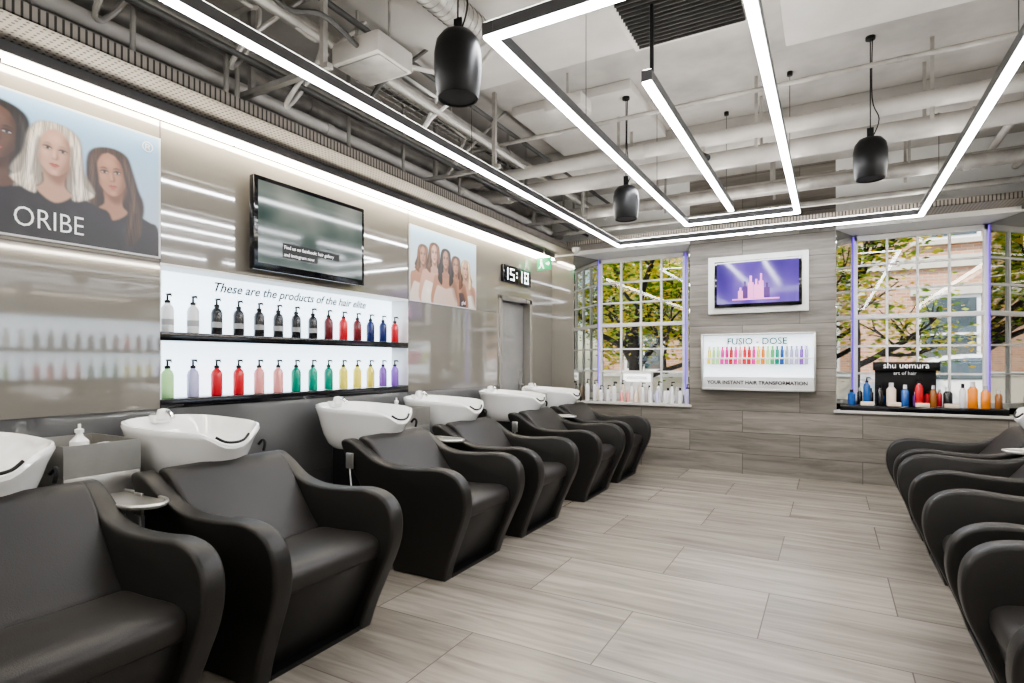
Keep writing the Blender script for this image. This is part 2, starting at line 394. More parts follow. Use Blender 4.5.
for k_,(x,y,zz,rad) in enumerate(((-2.75,1.9,3.05,.16),(-2.7,2.25,3.0,.20),(-2.55,2.7,3.1,.14),(-2.9,1.35,3.1,.2),(-2.6,3.3,3.12,.15),(-2.75,3.9,3.05,.16))):
    pts=[(x-.25,y-.3,ZC)]+[(x+rad*math.cos(q)*.6,y+rad*math.sin(q)*.7+.03*q,zz+rad*math.sin(q+.8)) for q in [k*.7 for k in range(9)]]+[(x+.25,y+.45,ZC)]
    p.tube(pts,.013,mm_[k_],8,smooth=5)
for y in (1.55,2.05,2.12,3.0,3.6,4.4):
    p.tube([(-3.02,y,2.83),(-3.02,y,ZC)],.014,M_galv,8)
p.obj()
d=MB('ventilation_duct')
d.box(-3.0,-2.35,1.2,2.05,3.24,3.46,M_galv,.008)
for k in range(4): d.box(-3.01,-2.34,1.22+k*.26,1.25+k*.26,3.235,3.465,M_galv)
d.tube([(-2.35,1.6,3.33),(-2.1,1.75,3.33),(-1.9,2.1,3.28),(-1.85,2.3,3.26),(-1.85,2.9,3.28)],.08,M_galv,16,smooth=6)
for k in range(14):
    q=k/13; d.tube([(-1.85,2.3+.6*q,3.262+.02*q),(-1.85,2.312+.6*q,3.262+.02*q)],.087,M_galv,16)
d.obj()
d=MB('junction_box')
d.box(-2.5,-2.15,2.35,2.65,3.0,3.12,M_pipe,.01); d.box(-2.48,-2.17,2.38,2.62,2.992,3.0,M_galv,.003)
for x in (-2.45,-2.2): d.tube([(x,2.5,3.12),(x,2.5,3.38)],.008,M_galv,8)
d.tube([(-2.3,2.35,3.06),(-2.3,2.1,3.1),(-2.35,1.9,3.05),(-2.4,1.7,3.2)],.014,M_dkpipe,8,smooth=5)
d.tube([(-2.2,2.65,3.06),(-2.1,2.9,3.1),(-2.0,3.1,3.2),(-1.9,3.2,3.38)],.014,M_pipe,8,smooth=5)
d.obj()
d=MB('junction_box')
d.box(-1.9,-1.6,3.9,4.12,3.2,3.3,M_pipe,.01); d.tube([(-1.75,4.0,3.3),(-1.75,4.0,ZC)],.01,M_galv,8)
d.obj()
d=MB('cable_basket_tray')
for i in range(6): d.tube([(-2.95+i*.06,3.0,3.3),(-2.95+i*.06,5.4,3.3)],.004,M_galv,5)
for k in range(25): d.tube([(-2.95,3.0+k*.1,3.3),(-2.65,3.0+k*.1,3.3)],.004,M_galv,5)
for k in range(4):
    d.tube([(-2.9+k*.07,3.0,3.32),(-2.88+k*.06,4.0,3.325),(-2.9+k*.07,5.4,3.32)],.012,[M_dkpipe,M_white,M_galv,M_dkpipe][k],6)
for y in (3.75,5.0):
    d.tube([(-2.95,y,3.3),(-2.95,y,ZC)],.004,M_galv,5); d.tube([(-2.65,y,3.3),(-2.65,y,ZC)],.004,M_galv,5)
d.obj()
d=MB('strut_channel_support')
for y in (2.2,4.0,5.9):
    d.box(-3.5,-2.35,y-.02,y+.02,2.88,2.91,M_galv)
    for x in (-3.0,-2.4): d.box(x-.015,x+.015,y-.015,y+.015,2.88,ZC,M_galv)
d.obj()
# small spotlight clipped under the big pipe
x,y,z=-.90,4.75,2.93
s=MB('ceiling_spotlight')
s.box(x-.02,x+.02,y-.02,y+.02,z+.06,z+.095,M_galv)
s.tube([(x-.04,y+.02,z+.06),(x+.05,y-.07,z-.02)],.028,M_black,14); s.tube([(x,y,z+.02),(x,y,z+.07)],.008,M_black,8)
s.obj()
s=MB('dome_camera'); s.lathe([(.055,.0),(.055,-.03),(.045,-.05),(.0,-.085)][::-1],(-2.9,6.9,2.789),M_white,18); s.obj()
s=MB('smoke_detector'); s.lathe([(.0,-.04),(.045,-.035),(.055,0)],(.45,3.0,3.32),M_white,18); s.obj()

def speaker(x,y,z,zc=ZC,k=.95,hk=.92):
    s=MB('pendant_speaker')
    s.lathe([(r*k,h*hk) for r,h in [(.0,.006),(.082,.006),(.084,.0),(.092,.0),(.097,.01),(.110,.12),(.110,.21),(.100,.265),(.075,.30),(.035,.315),(.018,.318),(.018,.345),(0,.35)]],(x,y,z),M_black,32)
    s.tube([(x,y,z+.29),(x,y,zc)],.004,M_black,6); s.tube([(x+.012,y,z+.28),(x+.05,y,z+.40),(x+.01,y,z+.55),(x+.012,y,zc)],.004,M_black,6,smooth=5)
    s.box(x-.02,x+.02,y-.004,y+.004,z+.27,z+.35,M_black); s.lathe([(.03,0),(.03,.02)],(x,y,zc-.02),M_black,12)
    s.obj()
speaker(-1.415,2.05,2.445,ZC,.94,.92); speaker(-1.43,4.43,2.44,3.42,.92,.86); speaker(.235,4.55,2.535,ZC,.93,.90)

# ---------------------------------------------------------------- backwash chairs
def chair_mesh():
    b=MB('backwash_chair')
    up=cr([(1.36,0),(1.40,.12),(1.465,.27),(1.52,.40),(1.535,.50),(1.515,.59),(1.45,.65),(1.34,.672),(1.18,.66),(1.0,.658),(.86,.69),(.74,.76),(.65,.80),(.585,.79),(.60,.72),(.70,.56),(.82,.36),(.92,.16),(.97,0)],6)
    for sg in (-1,1):
        def fn(x,y,z,sg=sg):
            return (x,y+sg*(.075*z),z)
        y0,y1=(.245,.335) if sg>0 else (-.335,-.245)
        b.rprof(up,y0,y1,.018,M_leather,fn)
    body=cr([(1.30,.012),(1.36,.14),(1.42,.27),(1.445,.36),(1.43,.40),(1.38,.415),(1.2,.40),(1.08,.40),(1.0,.44),(.88,.58),(.76,.72),(.70,.76),(.64,.75),(.63,.70),(.74,.52),(.86,.30),(.95,.10),(.98,.012)],5)
    def fb(x,y,z): return (x,y*(1+.24*z),z)
    b.rprof(body,-.262,.262,.004,M_leather,fb,seg=1)
    seat=cr([(1.445,.36),(1.462,.41),(1.44,.452),(1.37,.47),(1.22,.462),(1.09,.458),(1.03,.44),(1.05,.405),(1.2,.395),(1.38,.385)],5,True)
    b.rprof(seat,-.262,.262,.018,M_leather2,fb)
    back=cr([(1.05,.45),(1.0,.50),(.90,.62),(.80,.745),(.74,.80),(.68,.815),(.65,.79),(.68,.74),(.78,.62),(.90,.48),(.99,.42),(1.04,.42)],5,True)
    b.rprof(back,-.262,.262,.018,M_leather2,fb)
    b.box(.97,1.36,-.25,.25,.0,.02,M_black)
    b.box(.25,.66,-.16,.16,0,.70,M_black,.02)
    b.lathe([(.12,0),(.12,.03),(.16,.05)],(.40,0,.66),M_steel,20)
    # ceramic basin: deep flared bowl, neck notch facing the chair
    rings=[(.50,.68),(.60,.69),(.72,.725),(.82,.785),(.89,.85),(.94,.905),(.99,.945),(1.01,.965),(.995,.980),(.96,.982),(.91,.96),(.85,.90),(.75,.84),(.55,.80),(.3,.785),(.06,.78)]
    n=56; vs=[];fs=[]
    cx,rx,ry=.42,.345,.275
    for k,(sc,z) in enumerate(rings):
        wgt=max(0,min(1,(z-.76)/.2))
        for i in range(n):
            a=2*pi*i/n; ca,sa=math.cos(a),math.sin(a)
            e=2/2.7
            x=cx+rx*sc*math.copysign(abs(ca)**e,ca); y=ry*sc*math.copysign(abs(sa)**e,sa)
            if ca>0: y*=1-.14*ca*ca
            inner=k>8
            if inner: x+= .04*(1-sc)
            if not inner: x-= .06*(1-sc)*1.2
            dip=.075*math.exp(-((a if a<pi else a-2*pi)/.38)**2)
            zz=z-wgt*dip+wgt*.02*(-ca)
            vs.append((x,y,zz))
    for k in range(len(rings)-1):
        for i in range(n):
            j=(i+1)%n; fs.append((k*n+i,k*n+j,(k+1)*n+j,(k+1)*n+i))
    fs.append(tuple(range(n))[::-1]); fs.append(tuple((len(rings)-1)*n+i for i in range(n)))
    b.add(vs,fs,M_ceramic)
    b.lathe([(.0,.002),(.03,.002),(.035,0)],(cx,0,.782),M_chrome,16)
    b.tube([(.750,-.09,.934),(.766,-.05,.909),(.77,0,.902),(.766,.05,.909),(.750,.09,.934)],.007,M_black,10,smooth=5)
    b.box(.085,.15,-.05,.05,.965,1.01,M_ceramic,.012)
    b.lathe([(.035,0),(.037,.02),(.028,.05),(.012,.055),(.0,.056)],(.15,.0,.99),M_ceramic,16)
    b.tube([(.14,0,1.0),(.19,0,1.03),(.24,0,1.0)],.012,M_chrome,8,smooth=4)
    # hand shower hooked at the shoulder
    b.tube([(.72,.20,.83),(.725,.205,.87),(.70,.21,.885),(.68,.20,.86)],.008,M_black,8,smooth=5)
    b.box(.64,.70,-.405,-.392,.62,.72,M_steel,.004)
    b.tube([(.67,-.398,.62),(.68,-.39,.35),(.60,-.38,.12),(.5,-.3,.01)],.005,M_white,6,smooth=5)
    return b.data(.8)
CM=chair_mesh()
LY=[.865,1.80,3.07,4.03,5.25,6.20]
RY=[5.38,4.44,3.20,2.26]
def place(me,name,loc,rz):
    o=bpy.data.objects.new(name,me); S.collection.objects.link(o); o.location=loc; o.rotation_euler=(0,0,rz); return o
for y in LY: place(CM,'backwash_chair',(XL,y,0),0)
for y in RY: place(CM,'backwash_chair',(XR-.01,y,0),pi)
M_caddy=mat('satin_steel_sheet',(.40,.39,.365),.34,.8,var=.04,vs=20)
def caddy():
    b=MB('steel_side_caddy')
    x0,x1,y0,y1=.08,.52,-.155,.155; T=.006
    b.box(x0,x1,y0,y1,.70,.80,M_caddy,.004); b.box(x0+.02,x1-.02,-.10,.10,0,.70,M_caddy)
    b.box(x0,x1,y0,y0+T,.80,.94,M_caddy); b.box(x0,x1,y1-T,y1,.80,.94,M_caddy); b.box(x0,x0+T,y0+T,y1-T,.80,.94,M_caddy); b.box(x1-T,x1,y0+T,y1-T,.80,.94,M_caddy)
    W_=.088
    tr=[(.50,-W_),(.80,-W_)]+[(.80+.14*math.sin(q),-W_*math.cos(q)) for q in [pi*k/12 for k in range(1,12)]]+[(.80,W_),(.50,W_)]
    n=len(tr)
    vs=[(x,y,.700) for x,y in tr]+[(x,y,.708) for x,y in tr]
    b.add(vs,[tuple(range(n))[::-1],tuple(range(n,2*n))]+[(i,(i+1)%n,n+(i+1)%n,n+i) for i in range(n)],M_caddy)
    b.tube([(x,y,.712) for x,y in tr],.008,M_steel,8)
    b.lathe([(.035,0),(.037,.01),(.037,.13),(.015,.155),(.012,.17),(.018,.17),(.018,.185),(.006,.19),(.006,.21)],(.30,0,.802),M_white,16)
    b.lathe([(.028,0),(.03,.01),(.03,.12),(.0,.125)],(.38,.07,.802),M_white,16)
    return b.data()
KM=caddy()
for i in (0,2,4): place(KM,'steel_side_caddy',(XL,(LY[i]+LY[i+1])/2,0),0)
for i in (0,2): place(KM,'steel_side_caddy',(XR-.01,(RY[i]+RY[i+1])/2,0),pi)

# ---------------------------------------------------------------- product niche
n_=MB('product_display_shelf')
n_.box(XL-.22,XL-.19,1.865,4.06,1.03,1.87,M_niche)
n_.box(XL-.19,XL+.005,1.866,4.059,1.031,1.085,M_blackgl,.003)
n_.box(XL-.19,XL+.005,1.866,4.059,1.425,1.475,M_blackgl,.003)
n_.box(XL-.19,XL-.0,1.866,1.872,1.09,1.868,M_white); n_.box(XL-.19,XL,4.053,4.059,1.09,1.868,M_white)
n_.box(XL-.19,XL+.002,1.866,4.059,1.855,1.869,M_white)
nobj=n_.obj()
M_txt=mat('ink_dark',(.01,.01,.012),.7,spec=.1); M_txtw=mat('ink_white',(.9,.9,.9),.5,em=(1,1,1),es=.5)
text('These are the products of the hair elite',(XL-.186,2.30,1.765),RL,.088,M_txt,nobj,shear=.35,off=.001)
def bm_(name,c,r=.25): return mat(name,c,r,var=.03,coat=.3)
C={'w':bm_('bottle_white',(.8,.8,.8)),'k':bm_('bottle_black',(.008,.008,.010)),'dr':bm_('bottle_maroon',(.14,.008,.012)),'r':bm_('bottle_red',(.6,.02,.03)),
'n':bm_('bottle_navy',(.01,.02,.12)),'g':bm_('bottle_lime',(.45,.75,.35)),'l':bm_('bottle_lavender',(.50,.48,.72)),'p':bm_('bottle_pink',(.85,.35,.33)),
't':bm_('bottle_teal',(.0,.28,.18)),'y':bm_('bottle_yellow',(.85,.72,.12)),'v':bm_('bottle_violet',(.25,.10,.50)),'o':bm_('bottle_orange',(.8,.25,.02)),
'c':bm_('bottle_cream',(.75,.62,.5)),'b':bm_('bottle_blue',(.02,.10,.35)),'a':bm_('bottle_amber',(.25,.09,.02)),'m':bm_('bottle_magenta',(.75,.03,.35)),'gg':bm_('bottle_green',(.1,.45,.15)),'s':bm_('bottle_silver',(.5,.5,.5))}
def pump(b,x,y,z,m,h=.165,r=.031,dirx=1,cap=M_black,lab=None):
    b.lathe([(r*.9,0),(r,.006),(r,h*.78),(r*.8,h*.9),(r*.42,h*.97),(r*.42,h)],(x,y,z),m,16)
    b.lathe([(r*.48,0),(r*.48,.016),(r*.2,.018),(r*.17,.045)],(x,y,z+h),cap,12)
    b.box(x-.006*dirx,x+.034*dirx,y-.007,y+.007,z+h+.043,z+h+.056,cap,.002)
    b.tube([(x+.03*dirx,y,z+h+.05),(x+.042*dirx,y,z+h+.038)],.004,cap,6)
    if lab: b.lathe([(r+.0006,h*.25),(r+.0006,h*.45)],(x,y,z),lab,16)
M_lab=mat('bottle_label',(.35,.35,.35),.5)
up=['w','w','k','k','k','k','k','k','dr','r','dr','n','n','r']
lo=['g','l','r','r','p','p','t','t','t','y','y','y','v','v']
for row,z in ((up,1.475),(lo,1.085)):
    b=MB('shampoo_bottle_row')
    for i,k in enumerate(row): pump(b,XL-.085,1.955+i*.1555,z+.001,C[k],h=.175,r=.034,lab=M_lab if k in 'wk' else None)
    b.obj()
# matching display on the opposite wall (seen reflected in the glass panels)
n_=MB('product_display_shelf')
y0_,y1_=2.9,5.0
n_.box(XR-.035,XR-.002,y0_,y1_,1.09,1.87,M_niche)
n_.box(XR-.14,XR-.002,y0_,y1_,1.035,1.085,M_blackgl,.003); n_.box(XR-.14,XR-.036,y0_,y1_,1.425,1.475,M_blackgl,.003); n_.box(XR-.14,XR-.002,y0_,y1_,1.871,1.89,M_white)
n_.obj()
for row,z in ((up,1.475),(lo,1.085)):
    b=MB('shampoo_bottle_row')
    for i,k in enumerate(row): pump(b,XR-.088,y0_+.08+i*.149,z+.001,C[k],h=.175,r=.034,dirx=-1)
    b.obj()

# ---------------------------------------------------------------- left wall TV, posters, clock, exit sign
M_scrL=screen('tv_picture_grey',0,[(.3,(.03,.07,.06)),(.5,(.15,.20,.17)),(.7,(.42,.44,.38))],.75,(1,2.2,2.6))
t=MB('wall_television')
t.box(XL,XL+.05,2.7,3.2,2.0,2.4,M_black,.005)
t.box(XL+.05,XL+.10,2.40,3.40,1.905,2.52,M_blackgl,.008)
t.box(XL+.10,XL+.102,2.43,3.37,1.95,2.49,M_scrL)
tv=t.obj()
M_sub=mat('subtitle_bar',(.01,.01,.01),.6)
b=MB('subtitle_bars'); b.box(XL+.102,XL+.103,2.62,3.13,2.06,2.11,M_sub); b.box(XL+.102,XL+.103,2.62,2.92,2.01,2.06,M_sub); o=b.obj(); o.parent=tv
text('Find us on facebook: hair gallery',(XL+.1035,2.63,2.072),RL,.034,M_txtw,tv)
text('and instagram now',(XL+.1035,2.63,2.022),RL,.034,M_txtw,tv)

# printed posters: the printed picture is a vertex-coloured sheet
m_print,nt,b=newmat('poster_print')
at=nt.nodes.new('ShaderNodeAttribute'); at.attribute_name='print_color'; nt.links.new(at.outputs['Color'],b.inputs['Base Color']); b.inputs['Roughness'].default_value=.35
def gk(sig):
    r=max(1,int(sig*2.5)); k=np.exp(-.5*(np.arange(-r,r+1)/sig)**2); return k/k.sum(),r
class Canvas:
    def __init__(s,w,h,aspect,c0,c1,seed=1):
        s.w,s.h=w,h; s.asp=aspect
        V,U=np.meshgrid(np.linspace(0,1,h),np.linspace(0,1,w),indexing='ij'); s.U,s.V=U,V
        t=np.clip(V*1.1,0,1)[...,None]; s.img=np.array(c0)*(1-t)+np.array(c1)*t
        rng=np.random.RandomState(seed); s.n1=rng.rand(2048); s.n2=rng.rand(2048)
    def noise(s,x,tab):
        i=np.floor(x).astype(int); f=x-i; f=f*f*(3-2*f); return tab[i%2048]*(1-f)+tab[(i+1)%2048]*f
    def poly(s,pts,col,blur=.7,alpha=1.,strand=0,sc=1.,cx=0):
        P=np.array([tuple(q) for q in pts])
        m=int(blur*4)+3
        x0=max(0,int(P[:,0].min()*(s.w-1))-m); x1=min(s.w,int(P[:,0].max()*(s.w-1))+m+1); y0=max(0,int(P[:,1].min()*(s.h-1))-m); y1=min(s.h,int(P[:,1].max()*(s.h-1))+m+1)
        if x1<=x0 or y1<=y0: return
        U=s.U[y0:y1,x0:x1]; V=s.V[y0:y1,x0:x1]
        acc=np.zeros(U.shape)
        for ox,oy in ((-.25,-.25),(.25,.25),(-.25,.25),(.25,-.25)):
            u=U+ox/(s.w-1); v=V+oy/(s.h-1); ins=np.zeros(U.shape,bool)
            for i in range(len(P)):
                ax_,ay=P[i-1]; bx,by=P[i]
                if ay==by: continue
                c=((ay>v)!=(by>v))&(u<(bx-ax_)*(v-ay)/(by-ay)+ax_); ins^=c
            acc+=ins
        a=acc/4
        if blur>.3:
            k,r=gk(blur); ap=np.pad(a,r,mode='edge')
            ap=np.apply_along_axis(lambda q:np.convolve(q,k,'same'),0,ap); ap=np.apply_along_axis(lambda q:np.convolve(q,k,'same'),1,ap); a=ap[r:-r,r:-r]
        a=(a*alpha)[...,None]
        c=np.array(col)*np.ones(U.shape+(1,))
        if strand:
            w=(U-cx)*(1+.25*V)
            ph=w*260/sc**.3+3.5*np.sin(V*9+U*6)+500; ph2=w*75+2*np.sin(V*5+2)+900
            st=.55*s.noise(ph,s.n1)+.45*s.noise(ph2,s.n2); c=c*(1+strand*(st*2-1))[...,None]
        I=s.img[y0:y1,x0:x1]; s.img[y0:y1,x0:x1]=I*(1-a)+np.clip(c,0,1)*a
    def sheet(s,name,x,Y0,Z0,W,H,parent):
        w,h=s.w,s.h; co=np.stack([np.full(s.U.shape,x),Y0+s.U*W,Z0+s.V*H],-1).reshape(-1,3)
        idx=np.arange(w*h).reshape(h,w); f=np.stack([idx[:-1,:-1],idx[:-1,1:],idx[1:,1:],idx[1:,:-1]],-1).reshape(-1,4)
        me=bpy.data.meshes.new(name); me.from_pydata(co.tolist(),[],f.tolist()); me.materials.append(m_print)
        ca=me.color_attributes.new('print_color','FLOAT_COLOR','POINT'); cc=np.ones((w*h,4)); cc[:,:3]=np.clip(s.img,0,1).reshape(-1,3); ca.data.foreach_set('color',cc.ravel())
        o=bpy.data.objects.new(name,me); S.collection.objects.link(o); o.parent=parent; return o
def ell(cx,cy,rx,ry,n=16):
    return [(cx+rx*math.cos(2*pi*i/n),cy+ry*math.sin(2*pi*i/n)) for i in range(n)]
def woman(cv,cx,cy,s,skin,hair,cloth,ln,wave=0,bare=False,tilt=0,light=1):
    """portrait: head centre in poster uv, s = head height in v"""
    asp=cv.asp; k=s*asp; ct,st=math.cos(tilt),math.sin(tilt); skin=np.array(skin); hair=np.array(hair); cloth=np.array(cloth)
    px=s*cv.h
    def F(pts,col,blur=.012,alpha=1,strand=0):
        pts=cr(pts,5,True); q=[]
        for x,y in pts:
            f=max(0,min(1,(y+1.2)/1.0)); X=x*ct-y*st; Y=x*st+y*ct
            q.append((cx+(x*(1-f)+X*f)*k,cy+(y*(1-f)+Y*f)*s))
        cv.poly(q,col,max(.45,blur*px),alpha,strand,s,cx)
    sh=skin*np.array([.38,.30,.26]); hl=np.clip(skin*1.35+.03,0,1)
    F([(-.15,.60),(.2,.60),(.45,.45),(.53,.1),(.60,-.3),(.68+wave,-.7),(.66,-ln*.8),(.55+wave,-ln),(.25,-ln*1.02),(0,-ln*.9),(-.3,-ln*1.03),(-.6-wave,-ln),(-.68,-ln*.75),(-.66-wave,-.6),(-.58,-.2),(-.52,.2),(-.40,.48)],hair*.5,.02,1,.5)
    body=[(-.20,-.5),(.20,-.5),(.26,-.80),(.85,-1.0),(1.15,-1.25),(1.3,-2.8),(-1.3,-2.8),(-1.15,-1.25),(-.85,-1.0),(-.26,-.80)]
    F(body,skin if bare else cloth,.015)
    if bare:
        F([(-.9,-1.7),(-.5,-1.62),(0,-1.72),(.5,-1.62),(.9,-1.7),(1.1,-2.9),(-1.1,-2.9)],cloth,.02)
        F([(.5,-1.0),(1.1,-1.3),(1.2,-2.4),(.8,-2.0)],sh,.10,.6); F([(-.4,-.98),(0,-1.08),(.4,-.98),(0,-1.02)],sh,.03,.6)
    else:
        F([(.3,-1.2),(.5,-1.6),(.45,-2.4),(.3,-2.4)],cloth*2.5+.01,.06,.5); F([(-.6,-1.2),(-.5,-1.7),(-.7,-2.4),(-.8,-2.0)],cloth*2.5+.01,.06,.5)
    F([(-.19,-.3),(.19,-.3),(.20,-.72),(.33,-.90),(0,-1.12),(-.33,-.90),(-.20,-.72)],skin*.86,.015)
    F([(-.22,-.36),(.22,-.36),(.16,-.70),(-.06,-.66)],sh,.045,.85)
    F([(-.33,.2),(-.34,-.05),(-.30,-.24),(-.19,-.42),(-.07,-.52),(.07,-.52),(.19,-.42),(.30,-.24),(.34,-.05),(.33,.2),(.24,.42),(0,.50),(-.24,.42)],skin,.012)
    F([(.14,.36),(.40,.25),(.40,-.10),(.28,-.40),(.06,-.55),(.18,-.25),(.23,-.05),(.20,.15)],sh,.055,.85)
    F([(-.36,.3),(-.40,-.1),(-.30,-.36),(-.26,-.15),(-.29,.1)],sh,.04,.6)
    F([(-.24,.02),(-.12,-.05),(-.14,-.16),(-.24,-.12)],hl,.05,.65); F([(-.12,.32),(.08,.32),(.06,.18),(-.08,.18)],hl,.05,.55); F([(-.03,.02),(.01,.02),(.02,-.13),(-.03,-.13)],hl,.015,.6)
    F([(-.06,-.43),(.06,-.43),(.04,-.49),(-.04,-.49)],hl,.02,.5)
    for sg in (-1,1):
        F(ell(sg*.145,.050,.095,.055),sh,.022,.95)
        F([(sg*.065,.025),(sg*.13,.055),(sg*.22,.035),(sg*.14,.010)],[.50,.47,.45],.006,.75)
        F(ell(sg*.143,.032,.030,.030),[.02,.013,.01],.005)
        F([(sg*.05,.03),(sg*.13,.078),(sg*.25,.048),(sg*.14,.050)],[.010,.006,.005],.007,1)
        F([(sg*.05,.115),(sg*.14,.155),(sg*.25,.115),(sg*.15,.125)],hair*.3+.008,.010,.95)
        F(ell(sg*.03,-.175,.016,.009,8),sh*.5,.008,.8)
    F([(.02,.04),(.05,-.02),(.075,-.15),(.03,-.18),(.03,-.05)],sh,.018,.75); F([(-.06,-.17),(0,-.195),(.06,-.17),(0,-.182)],sh,.012,.85)
    F([(-.105,-.30),(-.04,-.272),(0,-.283),(.04,-.272),(.105,-.30),(0,-.308)],[.20,.035,.03],.008,1); F([(-.095,-.302),(0,-.308),(.095,-.302),(.04,-.352),(-.04,-.352)],[.36,.09,.07],.008,1); F([(-.05,-.375),(.05,-.375),(0,-.39)],sh,.015,.7)
    for sg in (1,-1):
        F([(sg*.0,.61),(sg*.3,.54),(sg*.46,.30),(sg*.50,-.1),(sg*.58,-.6),(sg*(.66+wave),-ln*.75),(sg*.36,-ln*.95),(sg*.36,-.6),(sg*.30,-.15),(sg*.29,.18),(sg*.15,.42),(sg*.0,.50)],hair,.016,1,.85)
        F([(sg*.28,.45),(sg*.42,.2),(sg*.46,-.3),(sg*.55,-.8),(sg*.46,-.8),(sg*.39,-.2)],np.clip(hair*1.9+.01,0,1),.03,.5,.5)
        F([(sg*.29,.2),(sg*.31,-.15),(sg*.38,-.6),(sg*.42,-.6),(sg*.36,-.1),(sg*.33,.2)],hair*.25,.02,.9)
M_frame=mat('poster_edge',(.6,.6,.6),.4)
skA,skB,skC=(.50,.29,.21),(.36,.18,.11),(.09,.042,.027)
b=MB('framed_poster'); b.box(XL,XL+.012,.75,1.862,1.89,2.575,M_frame); ob=b.obj()
cv=Canvas(330,200,.6,(.42,.47,.52),(.30,.50,.72),3)
woman(cv,.34,.70,.36,skC,(.012,.009,.008),(.012,.011,.014),.75,wave=.18,tilt=-.1)
woman(cv,.775,.60,.33,skB,(.045,.022,.014),(.014,.012,.016),1.75,wave=.05,tilt=.15)
woman(cv,.545,.66,.34,skA,(.55,.48,.40),(.012,.011,.015),1.05,wave=.12,tilt=-.05)
cv.poly([(0,0),(1,0),(1,.14),(0,.2)],(.01,.01,.012),10,.6)
cv.sheet('printed_picture',XL+.0130,.76,1.90,1.09,.665,ob)
M_tw=mat('print_white',(.9,.9,.9),.4)
text('ORIBE',(XL+.015,1.185,1.945),RL,.135,M_tw,ob,sc=(.80,1,1),off=-.001)
text('®',(XL+.015,1.76,2.475),RL,.08,M_tw,ob)
b=MB('framed_poster'); b.box(XL,XL+.012,4.068,5.18,1.86,2.56,M_frame); ob=b.obj()
cv=Canvas(280,175,.61,(.72,.55,.40),(.45,.68,.86),9)
cv.poly([(0,0),(1,0),(1,.30),(0,.34)],(.66,.45,.28),3,1)
for (cx,cy,s,sk_,h,l,cl) in ((.82,.58,.24,skA,(.52,.38,.22),1.3,(.7,.66,.6)),(.17,.64,.24,skB,(.15,.07,.03),1.1,(.6,.5,.42)),(.66,.60,.24,skB,(.09,.04,.02),1.5,(.05,.04,.05)),(.33,.70,.25,skA,(.12,.055,.025),1.2,(.7,.62,.55)),(.50,.66,.25,skB,(.015,.010,.008),1.6,(.55,.42,.35))):
    woman(cv,cx,cy,s,sk_,h,cl,l,wave=.12,bare=True)
cv.sheet('printed_picture',XL+.0130,4.075,1.87,1.095,.68,ob)
text('ghd',(XL+.015,4.9,1.90),RL,.05,M_tw,ob)
c=MB('digital_clock'); c.box(XL,XL+.04,5.72,6.42,2.24,2.44,M_blackgl,.004); co=c.obj()
M_seg=mat('clock_digit',(.9,.9,.9),.5,em=(.9,1,1),es=2.5)
SG={'1':'bc','5':'afgcd','8':'abcdefg'}
c=MB('digits')
def digit(ch,y,z,w_=.10,h=.14,t_=.018):
    seg={'a':(0,w_,h-t_,h),'g':(0,w_,h/2-t_/2,h/2+t_/2),'d':(0,w_,0,t_),'f':(0,t_,h/2,h),'e':(0,t_,0,h/2),'b':(w_-t_,w_,h/2,h),'c':(w_-t_,w_,0,h/2)}
    for s_ in SG[ch]: a=seg[s_]; c.box(XL+.04,XL+.042,y+a[0],y+a[1],z+a[2],z+a[3],M_seg)
for ch,y in (('1',5.73),('5',5.88),('1',6.08),('8',6.24)): digit(ch,y,2.27)
for z in (2.31,2.36): c.box(XL+.04,XL+.042,6.035,6.055,z,z+.02,M_seg)
o=c.obj(); o.parent=co
e=MB('exit_sign'); e.box(-3.31,-3.11,6.58,6.60,2.48,2.64,M_green,.003); e.box(-3.215,-3.205,6.585,6.595,2.64,2.76,M_steel)
def fl(pts): e.add([(x,6.5785,z) for x,z in pts],[tuple(range(len(pts)))],M_signw)
fl([(-3.245+.013*math.cos(k*pi/6),2.61+.013*math.sin(k*pi/6)) for k in range(12)])
fl([(-3.265,2.585),(-3.235,2.59),(-3.225,2.545),(-3.25,2.545)]); fl([(-3.25,2.55),(-3.235,2.55),(-3.27,2.50),(-3.285,2.505)]); fl([(-3.24,2.55),(-3.225,2.55),(-3.205,2.50),(-3.22,2.498)])
fl([(-3.18,2.55),(-3.15,2.55),(-3.15,2.53),(-3.125,2.56),(-3.15,2.59),(-3.15,2.57),(-3.18,2.57)])
e.obj()

# ---------------------------------------------------------------- back wall TV and display
M_scrB=screen('tv_picture_violet',0,[(.3,(.06,.015,.35)),(.5,(.16,.06,.65)),(.7,(.45,.25,.95))],.85,(2.5,1,1.5))
t=MB('wall_television')
t.box(-1.275,-.21,YB-.05,YB,1.87,2.54,M_white,.004)
t.box(-1.20,-.275,YB-.085,YB-.045,1.935,2.475,M_blackgl,.006)
t.box(-1.17,-.305,YB-.087,YB-.085,1.975,2.45,M_scrB)
tv=t.obj()
M_pk=mat('screen_pink',(.6,.1,.4),.4,em=(1,.45,.75),es=.9); M_dk=mat('screen_dark',(.05,.01,.1),.4,em=(.12,.03,.25),es=.6)
b=MB('screen_bottles')
y=YB-.0885
for x,h,w_,m in ((-.86,.20,.05,M_dk),(-.80,.26,.06,M_pk),(-.74,.22,.05,M_pk),(-.69,.28,.05,M_pk),(-.63,.17,.06,M_dk),(-.91,.13,.05,M_pk)):
    b.box(x-w_/2,x+w_/2,y,y+.001,2.03,2.03+h*.7,m); b.box(x-w_*.2,x+w_*.2,y,y+.001,2.03+h*.7,2.03+h,m)
b.box(-1.0,-.5,y,y+.001,2.015,2.03,M_pk)
o=b.obj(); o.parent=tv
d=MB('backlit_product_display')
M_disp=mat('display_glow',(.85,.9,.95),.4,em=(.80,.91,1),es=1.4)
M_strip=mat('display_lower_panel',(.62,.62,.62),.4)
